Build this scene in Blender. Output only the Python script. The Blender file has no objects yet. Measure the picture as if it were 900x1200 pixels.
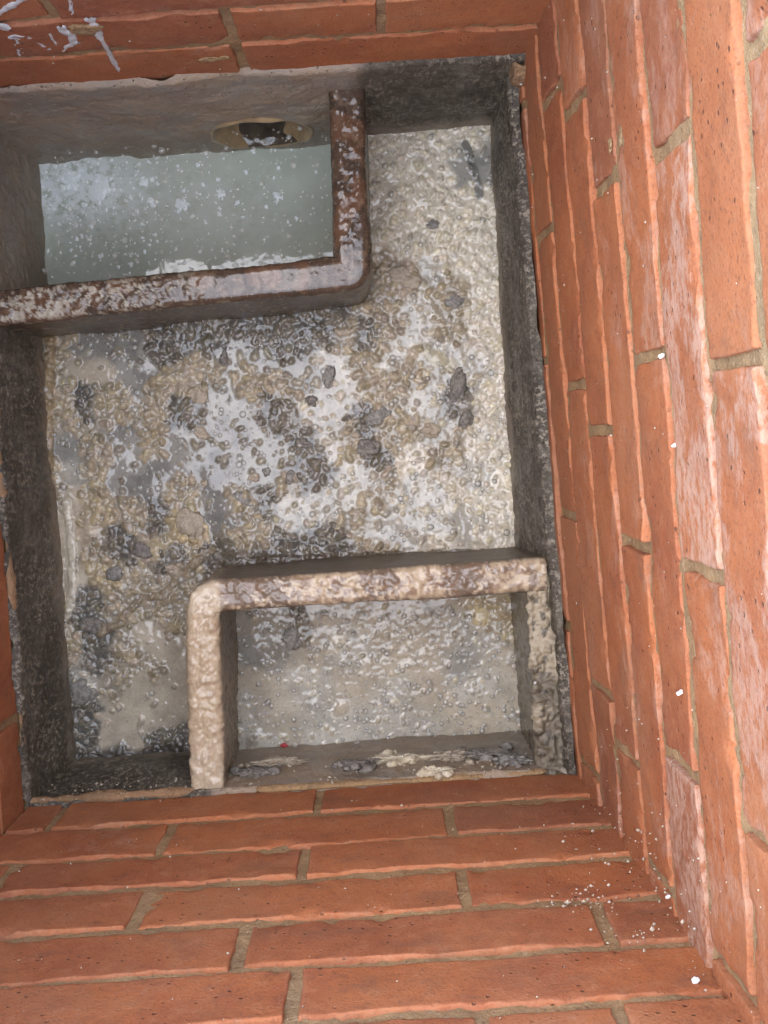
import bpy, bmesh, math, random
import numpy as np
from mathutils import Matrix, Vector

scene = bpy.context.scene
col = scene.collection
rnd = random.Random(7)
rng = np.random.default_rng(11)

# ------------------------------------------------------------------ camera
FOC, CAM_H = 1316.0, 1.13                      # focal length in photo pixels, height over the brick base
NADIR = (445.0, 510.0)                         # where the plumb line meets the picture
ROLL = math.radians(3.6)
_down = np.array([(NADIR[0]-450)/FOC, (600-NADIR[1])/FOC, -1.0]); _down /= np.linalg.norm(_down)
_up = -_down
_ex = np.array([math.cos(ROLL), math.sin(ROLL), 0.0])
_X = _ex-_ex.dot(_up)*_up; _X /= np.linalg.norm(_X)
_Y = np.cross(_up, _X)
ROT = np.stack([_X, _Y, _up])
cam_d = bpy.data.cameras.new('camera')
cam = bpy.data.objects.new('camera', cam_d); col.objects.link(cam)
M4 = Matrix([list(ROT[0])+[0], list(ROT[1])+[0], list(ROT[2])+[CAM_H], [0, 0, 0, 1]])
cam.matrix_world = M4
cam_d.sensor_fit = 'HORIZONTAL'; cam_d.sensor_width = 36.0; cam_d.lens = 36.0*FOC/900.0
cam_d.clip_start = 0.01; cam_d.clip_end = 200.0
scene.camera = cam

# ------------------------------------------------------------------ sky, sun, exposure
SUN_DIR = Vector((-0.30, 0.13, 1.0)).normalized()       # towards the sun
world = bpy.data.worlds.new('World'); scene.world = world; world.use_nodes = True
wn = world.node_tree.nodes; wl = world.node_tree.links
wn.clear()
sky = wn.new('ShaderNodeTexSky'); sky.sky_type = 'NISHITA'; sky.sun_disc = False
sky.sun_elevation = math.asin(SUN_DIR.z); sky.sun_rotation = math.atan2(SUN_DIR.x, SUN_DIR.y)
sky.air_density = 1.0; sky.dust_density = 0.5; sky.ozone_density = 1.0
bg = wn.new('ShaderNodeBackground'); bg.inputs['Strength'].default_value = 0.15
wo = wn.new('ShaderNodeOutputWorld')
wl.new(sky.outputs[0], bg.inputs[0]); wl.new(bg.outputs[0], wo.inputs[0])
sun_d = bpy.data.lights.new('sun', 'SUN'); sun_d.energy = 0.9; sun_d.angle = math.radians(105); sun_d.color = (1.0, 0.89, 0.66)
sun = bpy.data.objects.new('sun', sun_d); col.objects.link(sun)
sun.rotation_euler = SUN_DIR.to_track_quat('Z', 'Y').to_euler(); sun.location = (0, 0, 5)
scene.render.engine = 'CYCLES'
cy = scene.cycles; cy.max_bounces = 6; cy.diffuse_bounces = 4; cy.glossy_bounces = 2; cy.transmission_bounces = 2; cy.transparent_max_bounces = 6
cy.use_adaptive_sampling = True; cy.adaptive_threshold = .02; cy.caustics_reflective = False; cy.caustics_refractive = False
scene.render.resolution_x = 768; scene.render.resolution_y = 1024
vs = scene.view_settings
vs.view_transform = 'Standard'; vs.look = 'None'; vs.gamma = 1.0; vs.use_curve_mapping = False
vs.exposure = 2.92

# ------------------------------------------------------------------ helpers
def ray(u, v): return ROT @ np.array([(u-450)/FOC, (600-v)/FOC, -1.0])
def at_z(u, v, z):
    d = ray(u, v); return np.array([0, 0, CAM_H])+d*((z-CAM_H)/d[2])
def at_y(u, v, y):
    d = ray(u, v); return np.array([0, 0, CAM_H])+d*(y/d[1])
def at_x(u, v, x):
    d = ray(u, v); return np.array([0, 0, CAM_H])+d*(x/d[0])
def to_px(x, y, z):
    c = np.stack([x, y, z-CAM_H], -1) @ ROT     # = ROT.T @ p
    return 450+FOC*c[..., 0]/-c[..., 2], 600-FOC*c[..., 1]/-c[..., 2]

_TAB = np.random.default_rng(5).uniform(-1, 1, (128, 128, 64)).astype(np.float32)
def noise(x, y, z, seed=0):
    # smooth lattice noise; a scalar z collapses to two dimensions
    x = np.asarray(x, np.float32)+np.float32(500+seed*13.7 % 97); y = np.asarray(y, np.float32)+np.float32(500+seed*7.3 % 89)
    z = np.asarray(z, np.float32)+np.float32(100+seed*3.1 % 61)
    ix, iy, iz = np.floor(x).astype(np.int32), np.floor(y).astype(np.int32), np.floor(z).astype(np.int32)
    fx, fy, fz = x-ix, y-iy, z-iz
    fx, fy, fz = [t*t*t*(t*(t*6-15)+10) for t in (fx, fy, fz)]
    x0, x1, y0, y1, z0, z1 = ix & 127, (ix+1) & 127, iy & 127, (iy+1) & 127, iz & 63, (iz+1) & 63
    if z.ndim == 0:
        t = _TAB[:, :, int(z0)]*(1-fz)+_TAB[:, :, int(z1)]*fz
        a = t[x0, y0]; b = t[x1, y0]; c = t[x0, y1]; d = t[x1, y1]
        a = a+(b-a)*fx; c = c+(d-c)*fx
        return a+(c-a)*fy
    def g(p, q, r): return _TAB[p, q, r]
    a = g(x0, y0, z0); a = a+(g(x1, y0, z0)-a)*fx
    c = g(x0, y1, z0); c = c+(g(x1, y1, z0)-c)*fx
    a = a+(c-a)*fy
    e = g(x0, y0, z1); e = e+(g(x1, y0, z1)-e)*fx
    k = g(x0, y1, z1); k = k+(g(x1, y1, z1)-k)*fx
    e = e+(k-e)*fy
    return a+(e-a)*fz
def fbm(x, y, z, freq, octv=4, seed=0, gain=0.5):
    a, r = 1.0, 0
    for o in range(octv):
        r = r+a*noise(x*freq, y*freq, z*freq, seed+o*17); freq *= 2.03; a *= gain
    return r
def sstep(a, b, x):
    t = np.clip((x-a)/(b-a), 0, 1); return t*t*(3-2*t)

def mesh_obj(name, V, Q, mat, parent=None, smooth=True, tris=None, colour=None, rough=None, origin=None, extra=None):
    V = np.asarray(V, np.float32)
    if origin is not None: V = V-np.asarray(origin, np.float32)
    me = bpy.data.meshes.new(name)
    Q = np.asarray(Q if Q is not None else np.zeros((0, 4)), np.int32).reshape(-1, 4)
    T = np.asarray(tris if tris is not None else np.zeros((0, 3)), np.int32).reshape(-1, 3)
    nl = Q.size+T.size; nf = len(Q)+len(T)
    me.vertices.add(len(V)); me.vertices.foreach_set('co', V.ravel())
    me.loops.add(nl); me.loops.foreach_set('vertex_index', np.concatenate([Q.ravel(), T.ravel()]).astype(np.int32))
    me.polygons.add(nf)
    me.polygons.foreach_set('loop_start', np.concatenate([np.arange(len(Q))*4, Q.size+np.arange(len(T))*3]).astype(np.int32))
    me.update(calc_edges=True); me.validate()
    me.polygons.foreach_set('use_smooth', np.full(len(me.polygons), smooth, dtype=bool))
    if colour is not None:
        ca = me.color_attributes.new('tint', 'FLOAT_COLOR', 'POINT')
        c = np.ones((len(V), 4), np.float32); c[:, :3] = colour
        ca.data.foreach_set('color', c.ravel())
    for nm, arr in (('gloss', rough), ('lit_edge_stain', extra)):
        if arr is not None:
            ra = me.attributes.new(nm, 'FLOAT', 'POINT'); ra.data.foreach_set('value', np.asarray(arr, np.float32).ravel())
    me.materials.append(mat)
    o = bpy.data.objects.new(name, me); col.objects.link(o)
    if origin is not None: o.location = [float(t) for t in origin]
    if parent is not None: o.parent = parent
    return o
def grid_quads(nu, nv, flip=False):
    i = np.arange(nu*nv).reshape(nu, nv)
    q = np.stack([i[:-1, :-1], i[1:, :-1], i[1:, 1:], i[:-1, 1:]], -1).reshape(-1, 4)
    return q[:, ::-1] if flip else q
def tag(o, label=None, cat=None, group=None, kind=None):
    if label: o['label'] = label
    if cat: o['category'] = cat
    if group: o['group'] = group
    if kind: o['kind'] = kind
    return o
def thing(name, label, cat, loc=(0, 0, 0), group=None):
    o = bpy.data.objects.new(name, None); col.objects.link(o); o.location = loc; o.empty_display_size = 0.05
    return tag(o, label, cat, group)

# ------------------------------------------------------------------ materials
class Mat:
    def __init__(s, name):
        s.m = bpy.data.materials.new(name); s.m.use_nodes = True
        s.n = s.m.node_tree.nodes; s.l = s.m.node_tree.links
        s.p = s.n['Principled BSDF']; s._pos = None
    def link(s, a, b): s.l.new(a, b)
    def setin(s, sock, v):
        if hasattr(v, 'links') or isinstance(v, bpy.types.NodeSocket): s.l.new(v, sock)
        elif isinstance(v, tuple) and len(v) == 3 and sock.type == 'RGBA': sock.default_value = (*v, 1)
        else: sock.default_value = v
    def pos(s, sc=(1, 1, 1)):
        if s._pos is None: s._pos = s.n.new('ShaderNodeNewGeometry').outputs['Position']
        if sc == (1, 1, 1): return s._pos
        m = s.n.new('ShaderNodeMapping'); m.inputs['Scale'].default_value = sc; s.link(s._pos, m.inputs['Vector']); return m.outputs[0]
    def noise(s, scale, detail=4, rough=.55, sc=(1, 1, 1), dist=0.0):
        t = s.n.new('ShaderNodeTexNoise'); s.link(s.pos(sc), t.inputs['Vector'])
        t.inputs['Scale'].default_value = scale; t.inputs['Detail'].default_value = detail; t.inputs['Roughness'].default_value = rough
        t.inputs['Distortion'].default_value = dist
        return t.outputs['Fac']
    def voro(s, scale, feat='F1', out='Distance', rand=1.0):
        t = s.n.new('ShaderNodeTexVoronoi'); t.feature = feat; s.link(s.pos(), t.inputs['Vector']); t.inputs['Scale'].default_value = scale
        t.inputs['Randomness'].default_value = rand
        return t.outputs[out]
    def ramp(s, v, a, b, lo=0.0, hi=1.0):
        t = s.n.new('ShaderNodeMapRange'); t.interpolation_type = 'SMOOTHSTEP'
        s.link(v, t.inputs['Value']); t.inputs['From Min'].default_value = a; t.inputs['From Max'].default_value = b
        t.inputs['To Min'].default_value = lo; t.inputs['To Max'].default_value = hi
        return t.outputs[0]
    def mix(s, f, a, b, mode='MIX'):
        t = s.n.new('ShaderNodeMix'); t.data_type = 'RGBA'; t.blend_type = mode
        s.setin(t.inputs[0], f); s.setin(t.inputs[6], a); s.setin(t.inputs[7], b); return t.outputs[2]
    def math(s, op, a, b=0.0):
        t = s.n.new('ShaderNodeMath'); t.operation = op; s.setin(t.inputs[0], a); s.setin(t.inputs[1], b); return t.outputs[0]
    def attr(s, name, out='Fac', typ='GEOMETRY'):
        t = s.n.new('ShaderNodeAttribute'); t.attribute_type = typ; t.attribute_name = name; return t.outputs[out]
    def rand(s): return s.n.new('ShaderNodeObjectInfo').outputs['Random']
    def bump(s, h, strength=.5, dist=.002, prev=None):
        t = s.n.new('ShaderNodeBump'); s.link(h, t.inputs['Height']); t.inputs['Strength'].default_value = strength; t.inputs['Distance'].default_value = dist
        if prev is not None: s.link(prev, t.inputs['Normal'])
        return t.outputs[0]
    def out(s, colr, rough, nrm=None, spec=.5, coat=0.0):
        s.setin(s.p.inputs['Base Color'], colr); s.setin(s.p.inputs['Roughness'], rough)
        s.setin(s.p.inputs['Specular IOR Level'], spec)
        if coat: s.setin(s.p.inputs['Coat Weight'], coat); s.p.inputs['Coat Roughness'].default_value = .06
        if nrm is not None: s.link(nrm, s.p.inputs['Normal'])
        return s.m

def brick_material():
    m = Mat('fired_clay')
    r = m.rand()
    big = m.noise(11, 2, .5)
    base = m.mix(m.ramp(big, .35, .65), (.480, .172, .064), (.385, .128, .055))
    base = m.mix(m.ramp(r, 0, 1, 0, .8), base, (.490, .190, .078))
    r2 = m.math('FRACT', m.math('MULTIPLY', r, 7.31))
    base = m.mix(m.ramp(r2, .55, 1.0, 0, .65), base, (.290, .110, .062))
    med = m.noise(75, 5, .72)
    base = m.mix(m.ramp(med, .48, .70, 0, .55), base, (.52, .245, .125))
    base = m.mix(m.ramp(med, .46, .30, 0, .45), base, (.22, .085, .052))
    fine = m.noise(460, 2, .6)
    base = m.mix(m.ramp(fine, .54, .70, 0, .60), base, (.17, .070, .045))
    pit = m.voro(105)
    pm = m.math('MULTIPLY', m.ramp(pit, .07, .17, 1, 0), m.ramp(big, .42, .55))
    base = m.mix(m.math('MULTIPLY', pm, .8), base, (.06, .035, .026))
    lit_edge_stain = m.math('MULTIPLY', m.attr('lit_edge_stain'), m.ramp(med, .36, .56, .0, .2))
    base = m.mix(lit_edge_stain, base, (.50, .27, .175))  # salmon arrises: brightness of lit ledges put into the colour, plus some wear
    base = m.mix(m.ramp(m.noise(23, 4, .7, (1, 1, 1.6)), .52, .72, 0, .45), base, (.20, .105, .070))
    base = m.mix(m.ramp(m.noise(8, 5, .7), .40, .68, .06, .42), base, (.41, .225, .130))
    eff = m.attr('salt', typ='OBJECT')
    st = m.noise(17, 5, .72, (1, .7, 1.2), .4)
    st2 = m.noise(190, 3, .7, (1, .50, 1))
    st = m.math('ADD', st, m.math('MULTIPLY', m.math('SUBTRACT', eff, .5), .22))
    k = m.math('MULTIPLY', m.ramp(st, .50, .60), m.ramp(st2, .32, .60))
    k = m.math('MULTIPLY', k, m.math('MULTIPLY', eff, .62))
    base = m.mix(k, base, (.62, .47, .38))
    base = m.mix(m.ramp(st2, .58, .74, 0, .16), base, (.55, .36, .26))
    h = m.math('ADD', m.math('MULTIPLY', med, .6), m.math('MULTIPLY', fine, .4))
    h = m.math('SUBTRACT', h, m.math('MULTIPLY', pm, .8))
    n = m.bump(h, .75, .002)
    base = m.mix(1.0, base, (.82, .73, .66), 'MULTIPLY')
    return m.out(base, .8, n, .3)
def mortar_material(name, a, b, dark):
    m = Mat(name)
    c = m.mix(m.ramp(m.noise(30, 5, .65), .35, .65), a, b)
    c = m.mix(m.ramp(m.noise(260, 3, .6), .58, .72, 0, .7), c, dark)
    c = m.mix(m.ramp(m.noise(340, 2, .6), .60, .70, 0, .6), c, (.55, .49, .40))
    c = m.mix(1.0, c, (.76, .64, .51), 'MULTIPLY')
    h = m.math('ADD', m.noise(130, 5, .7), m.math('MULTIPLY', m.noise(420, 3), .5))
    return m.out(c, .85, m.bump(h, .8, .003), .3)
def lining_material():
    m = Mat('dark_damp_render')
    c = m.mix(m.ramp(m.noise(14, 4, .6), .35, .65), (.048, .039, .027), (.078, .064, .045))
    brown = m.ramp(m.attr('lit_edge_stain'), 0, 1)
    c = m.mix(brown, c, m.mix(m.ramp(m.noise(18, 4, .6), .4, .62), (.330, .245, .165), (.290, .240, .185)))
    sp = m.ramp(m.noise(210, 3, .8, (1, 1, .6)), .50, .60)
    sp = m.math('MULTIPLY', sp, m.ramp(m.noise(11, 3), .35, .62, .25, .9))
    c = m.mix(m.math('MULTIPLY', sp, m.ramp(m.attr('lit_edge_stain'), 0, 1, .75, .2)), c, (.38, .33, .25))
    sz = m.n.new('ShaderNodeSeparateXYZ'); m.link(m.pos(), sz.inputs[0])
    tide = m.math('ADD', sz.outputs[2], m.math('MULTIPLY', m.math('SUBTRACT', m.noise(28, 4, .65), .5), .10))
    c = m.mix(m.ramp(tide, -.115, -.150, 0, .75), c, (.26, .21, .155))
    runs = m.ramp(m.noise(55, 4, .65, (1, 1, .12)), .54, .68, 0, .30)
    c = m.mix(runs, c, (.27, .235, .19))
    pits = m.ramp(m.voro(160), .10, .22, 1, 0)
    c = m.mix(m.math('MULTIPLY', pits, .6), c, (.022, .018, .015))
    h = m.math('ADD', m.noise(210, 5, .75), m.math('MULTIPLY', pits, -.35))
    return m.out(c, m.ramp(m.noise(25, 3), .35, .65, .34, .62), m.bump(h, .75, .0028), .5)
def tinted_material(name, bump_scale=320, strength=.45, dist=.0016, rlo=.06, rhi=.38, spec=.42, keep=.06):
    # colour and gloss come from the modelled surface (what lies there), the nodes add grain
    m = Mat(name)
    t = m.mix(1.0, m.attr('tint', 'Color'), (1.02, 1.0, .925), 'MULTIPLY')
    g = m.attr('gloss')
    f = m.noise(bump_scale, 5, .7)
    c = m.mix(m.ramp(f, .35, .72, 0, .34), t, m.mix(1.0, t, (.42, .38, .33), 'MULTIPLY'))
    c = m.mix(m.ramp(m.noise(bump_scale*1.9, 3, .6), .60, .72, 0, .28), c, (.66, .61, .53))
    rough = m.ramp(g, 0, 1, rhi, rlo)
    h = m.math('MULTIPLY', f, m.ramp(g, .1, .9, 1.0, keep))
    return m.out(c, rough, m.bump(h, strength, dist), spec)
def clump_material(name, a, b, speck, rough=.28):
    m = Mat(name)
    f = m.noise(210, 6, .72)
    c = m.mix(m.ramp(f, .35, .66), a, b)
    c = m.mix(m.ramp(m.noise(430, 3), .6, .72, 0, .5), c, speck)
    return m.out(c, m.ramp(m.noise(120, 3), .35, .65, rough*.5, rough*1.5), m.bump(f, .7, .003), .5)
def plain(name, c, rough, scale=200, amp=.35, strength=.3, spec=.5):
    m = Mat(name)
    f = m.noise(scale, 4, .65)
    cc = m.mix(m.ramp(f, .3, .7, 0, amp), c, tuple(x*.45 for x in c))
    return m.out(cc, rough, m.bump(f, strength, .0015), spec)

BRICK = brick_material()
MORTAR = mortar_material('sandy_mortar', (.47, .355, .215), (.37, .28, .175), (.16, .13, .10))
FILLET = mortar_material('tan_mortar', (.40, .28, .185), (.29, .215, .15), (.12, .095, .07))
LINING = lining_material()
PARTN = tinted_material('wet_coated_concrete', 300, .6, .0020, .03, .50, .42, .16)
SLUDGE = tinted_material('wet_sludge', 340, .32, .0014, .05, .42)
CONCRETE = mortar_material('concrete_slab', (.36, .34, .31), (.28, .27, .25), (.15, .14, .13))
PAINT = plain('white_chalk_paint', (.60, .58, .54), .7, 260, .35, .5)
PVC = plain('tan_pipe_wall', (.36, .25, .13), .35, 45, .8, .5)
STREAM = plain('dark_sewage', (.085, .066, .048), .10, 90, .6, .4)
C_DARK = clump_material('dark_scum_clump', (.11, .10, .088), (.25, .22, .18), (.45, .41, .35))
C_TAN = clump_material('tan_grease_clump', (.31, .25, .175), (.46, .385, .29), (.12, .095, .065))
C_PALE = clump_material('pale_grease_clump', (.52, .43, .28), (.62, .55, .42), (.25, .2, .14))
C_GREY = clump_material('grey_grease_clump', (.15, .14, .125), (.30, .275, .235), (.5, .47, .42))
FLAKE = plain('white_scum', (.66, .70, .68), .45, 300, .25, .5)
BEAD = plain('white_bead', (.80, .80, .79), .5, 300, .1)
GRIT = plain('pale_grit', (.50, .42, .32), .8, 240, .4)
RED = plain('red_scrap', (.42, .05, .06), .4, 200, .2)

def water_material():
    m = Mat('murky_water')
    f = m.noise(7, 5, .6)
    c = m.mix(m.ramp(f, .3, .7), (.295, .330, .272), (.360, .385, .318))
    c = m.mix(m.ramp(m.noise(60, 5, .7), .50, .72, 0, .35), c, (.44, .46, .43))
    film = m.attr('lit_edge_stain')
    k = m.math('MULTIPLY', film, m.ramp(m.noise(95, 5, .75), .36, .56))
    c = m.mix(k, c, (.56, .60, .58))
    return m.out(c, m.ramp(k, 0, 1, .045, .4), m.bump(m.noise(48, 2, .5), .10, .002), .5)
WATER = water_material()
def bubble_material():
    m = bpy.data.materials.new('bubble_film'); m.use_nodes = True
    n, l = m.node_tree.nodes, m.node_tree.links
    n.clear()
    tr = n.new('ShaderNodeBsdfTransparent'); tr.inputs[0].default_value = (.98, .98, .97, 1)
    gl = n.new('ShaderNodeBsdfGlossy'); gl.inputs['Roughness'].default_value = .04; gl.inputs['Color'].default_value = (.95, .95, .95, 1)
    df = n.new('ShaderNodeBsdfDiffuse'); df.inputs[0].default_value = (.72, .69, .62, 1)
    fr = n.new('ShaderNodeFresnel'); fr.inputs[0].default_value = 1.42
    a = n.new('ShaderNodeMixShader'); a.inputs[0].default_value = .28
    l.new(tr.outputs[0], a.inputs[1]); l.new(df.outputs[0], a.inputs[2])
    b = n.new('ShaderNodeMixShader'); l.new(fr.outputs[0], b.inputs[0]); l.new(a.outputs[0], b.inputs[1]); l.new(gl.outputs[0], b.inputs[2])
    o = n.new('ShaderNodeOutputMaterial'); l.new(b.outputs[0], o.inputs[0])
    return m
BUBBLE = bubble_material()

# ------------------------------------------------------------------ dimensions of the chamber (metres)
XL, XR, YB, YT = -.385, .166, -.356, .346
TOP = .68
Z_SL, Z_WA, Z_BA = -.155, -.192, -.150
# the right wall stands a little askew: it runs out towards the front and leans back
RW_X0, RW_YAW, RW_LEAN = .178, .022/.702, .03
def right_x(y, z): return RW_X0-RW_YAW*(y-YB)+RW_LEAN*z
def on_right(u, v, off=0.0):
    d = ray(u, v); t = (RW_X0+RW_YAW*YB+RW_LEAN*CAM_H-off)/(d[0]+RW_YAW*d[1]-RW_LEAN*d[2]); return np.array([0, 0, CAM_H])+d*t

# ground around the opening
def ground():
    e = .235
    xs = [-3, XL-e, XR+e, 3]; ys = [-3, YB-e, YT+e, 3]
    V = [(x, y, TOP) for x in xs for y in ys]
    Q = [(i*4+j, (i+1)*4+j, (i+1)*4+j+1, i*4+j+1) for i in range(3) for j in range(3) if not (i == 1 and j == 1)]
    n = len(V); V += [(x, y, TOP-.12) for x in (XL-e, XR+e) for y in (YB-e, YT+e)]
    for a, b, c, d in ((5, 9, n+2, n), (9, 10, n+3, n+2), (10, 6, n+1, n+3), (6, 5, n, n+1)): Q.append((a, b, c, d))
    tag(mesh_obj('ground', V, Q, CONCRETE, smooth=False), kind='structure')
ground()

# ------------------------------------------------------------------ brick walls
def axis_nodes(L, step):
    e = [0, .0006, .0015, .0036]
    n = max(2, int(L/step))
    return np.array(e+list(np.linspace(.009, L-.009, n))+[L-t for t in e[::-1]])
UPV = np.array([0, 0, 1.0])
def make_brick(wall, O, T, N, s0, s1, z0, z1, seed, salt=0.0, UP=UPV):
    L, Hh = s1-s0, z1-z0
    su, zu = axis_nodes(L, .0048), axis_nodes(Hh, .009)
    S, Z = np.meshgrid(su, zu, indexing='ij')
    es = np.minimum(S, L-S); ez = np.minimum(Z, Hh-Z)
    S0, Z0 = S+s0, Z+z0
    rr = .0011+.0022*np.clip(noise(S0*40, Z0*40, seed*3.1, 5)-.1, 0, 1)
    chip = np.clip(fbm(S0, Z0, seed*1.7, 60, 3, 9)-.38, 0, 1)*.005
    def rd(e): t = np.clip(1-e/rr, 0, 1); return rr*(1-np.sqrt(np.maximum(1-t*t, 0)))
    edge = np.maximum(np.clip(1-es/.007, 0, 1), np.clip(1-ez/.006, 0, 1))
    d = -np.maximum(rd(es), rd(ez))-chip*edge**.7+.0011*fbm(S0, Z0, seed, 20, 3, 31)+.0004*noise(S0*180, Z0*180, seed, 77)
    r = random.Random(seed)
    d += r.uniform(-.0007, .0010)+(S-L/2)*r.uniform(-.003, .003)+(Z-Hh/2)*r.uniform(-.010, .010)
    wob = lambda a: fbm(a, seed*2.3, 0, 55, 4, 3, .7)*.0008
    Sx = S0+np.where(S < .02, wob(Z0+seed), 0)+np.where(S > L-.02, wob(Z0-seed), 0)
    Zx = Z0+np.where(Z < Hh*.3, wob(S0+seed)*1.2, 0)+np.where(Z > Hh*.7, wob(S0-seed)*1.6, 0)
    nu, nv = S.shape
    P = np.stack([Sx, Zx, d], -1).reshape(-1, 3)
    # border loop pushed back into the wall
    idx = np.arange(nu*nv).reshape(nu, nv)
    loop = np.concatenate([idx[:-1, 0], idx[-1, :-1], idx[::-1, -1][:-1], idx[0, ::-1][:-1]])
    mid = P[loop].copy(); mid[:, 2] -= .012
    mid[:, 0] += noise(mid[:, 0]*90, mid[:, 1]*90, seed, 4)*.0007
    bk = P[loop].copy(); bk[:, 2] = -.10
    n0 = len(P); nl = len(loop); a = np.arange(nl); b = (a+1) % nl
    Q = [grid_quads(nu, nv)]
    Q.append(np.stack([loop[b], loop[a], n0+a, n0+b], -1)); Q.append(np.stack([n0+b, n0+a, n0+nl+a, n0+nl+b], -1))
    P = np.concatenate([P, mid, bk]); Q = np.concatenate(Q)
    if np.dot(np.cross(T, (0, 0, 1)), N) < 0: Q = Q[:, ::-1]
    lit_edge_stain = np.concatenate([(np.clip(1-np.minimum(ez, es)/.0035, 0, 1)).ravel(), np.ones(2*nl)])  # face borders and brick returns, coloured paler like ledges catching light
    Wd = O+P[:, :1]*T+P[:, 1:2]*UP+P[:, 2:]*N
    c = O+(s0+s1)/2*T+UP*(z0+z1)/2-.05*N
    o = mesh_obj('brick', Wd, Q, BRICK, wall, origin=c, extra=lit_edge_stain)
    o['salt'] = float(salt)
    return o
def make_wall(label, O, T, N, length, lo, lines, perps, salts=None, ext=0.0, seed=0, bed=.0118, pj=.0088, UP=UPV):
    O, T, N = np.array(O, float), np.array(T, float), np.array(N, float)
    w = thing('brick_wall', label, 'wall')
    for k in range(len(lines)-1):
        z0, z1 = lines[k]+bed/2, lines[k+1]-bed/2
        r = random.Random(seed*100+k)
        ps = [-ext-.0]+sorted(perps[k])+[length+ext]
        for i in range(len(ps)-1):
            a, b = ps[i]+(pj/2 if i else .003), ps[i+1]-(pj/2 if i < len(ps)-2 else .003)
            if b-a < .012: continue
            j = lambda q: r.uniform(-q, q)
            make_brick(w, O, T, N, a+j(.001), b+j(.001), z0+j(.0014), z1+j(.0014), seed*1000+k*20+i+1, (salts or {}).get((k, i), r.choice([0, 0, .15, .3])), UP)
    # mortar bed behind the faces
    s = np.arange(-ext, length+ext+.004, .004); z = np.arange(lines[0]-.02, lines[-1]+.004, .004)
    S, Z = np.meshgrid(s, z, indexing='ij')
    d = -.0032+.0020*fbm(S+seed, Z, 0, 21, 4, seed)+.0012*noise(S*170, Z*170, seed, 3)
    # a fat trowelled smear here and there
    d += np.clip(fbm(S, Z, seed, 11, 2, seed+50)-.55, 0, 1)*.004
    d = np.minimum(d, -.0019)
    P = np.stack([S, Z, d], -1).reshape(-1, 3)
    Wd = O+P[:, :1]*T+P[:, 1:2]*UP+P[:, 2:]*N
    nu, nv = S.shape
    mesh_obj('mortar', Wd, grid_quads(nu, nv, np.dot(np.cross(T, (0, 0, 1)), N) < 0), MORTAR, w)
    return w
def rel(ps, o): return [p-o for p in ps]
def regular(n, length, mod, off):
    out = []
    for k in range(n):
        p = off+(mod/2 if k % 2 else 0)+rnd.uniform(-.012, .012); L = []
        while p < length-.02:
            if p > .02: L.append(p)
            p += mod
        out.append(L)
    return out
C = .0775
linesB = [k*C+t for k, t in enumerate([-.002, .001, .006, .002, .003, .001, -.004, .0, .0, -.022])]
pB = [[-.3426, -.0835], [-.2185, .0422], [-.345, -.0877], [-.2101, .0428], [-.365, -.1217, .138], [-.336, -.079], [-.217, .0396, .1234], [-.345, -.09], [-.21, .05]]
wall_front = make_wall('red brick wall along the bottom of the photo, orange with tan joints', (XL, YB, 0), (1, 0, 0), (0, 1, 0), RW_X0+.020-XL, 0, linesB,
          [rel(p, XL) for p in pB], seed=1)
linesR = [-.05, .030, .114, .198, .278, .354, .432, .512, .592, .672]
pR = [[.0626, -.2014, .31], [.1771, -.0851, -.33, .42], [.2783, .0327, -.2336], [.2468, -.0076, -.2693], [.41, .1678, -.0894, -.34], [.29, .0403, -.2317],
      [.40, .1576, -.0907, -.34], [.27, .0262, -.23], [.41, .1656, -.08, -.33]]
EXT = .115
saltR = {}
for k in range(9):
    for i in range(6): saltR[(k, i)] = rnd.choice([.1, .25, .4, .5])
saltR.update({(6, 2): .95, (6, 1): .6, (7, 1): .75, (7, 0): .3, (7, 2): .25, (8, 3): .7, (8, 2): .4, (4, 1): .5, (4, 0): .6, (5, 2): .6, (5, 0): .95, (3, 1): .5, (2, 1): .4})
wall_right = make_wall('red brick wall on the right with white salt stains and thin courses', (RW_X0, YB, 0), (-math.sin(RW_YAW), math.cos(RW_YAW), 0), (-math.cos(RW_YAW), -math.sin(RW_YAW), 0), YT-YB, 0, linesR,
          [rel(p, YB) for p in pR], saltR, ext=EXT, seed=2, bed=.012, UP=np.array([RW_LEAN, 0, 1.0]))
# strongly stained bricks that stand out in the photo
linesT = [.040, .128, .207, .285, .362, .44, .517, .594, .635, .676]
pT = [[-.104], [-.104, .0232], [-.2365, .02], [-.34, -.09], [-.21, .04], [-.33, -.08], [-.2, .05], [-.33, -.08], [-.2, .05]]
wall_back = make_wall('red brick wall at the top of the photo above the water tank', (XL, YT, 0), (1, 0, 0), (0, -1, 0), XR-XL, 0, linesT, [rel(p, XL) for p in pT], seed=3)
linesL = [min(k*C, .676) for k in range(10)]
make_wall('red brick wall at the left edge of the photo', (XL, YB, 0), (0, 1, 0), (1, 0, 0), YT-YB, 0, linesL, regular(9, YT-YB, .255, .1), ext=EXT, seed=4)

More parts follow.
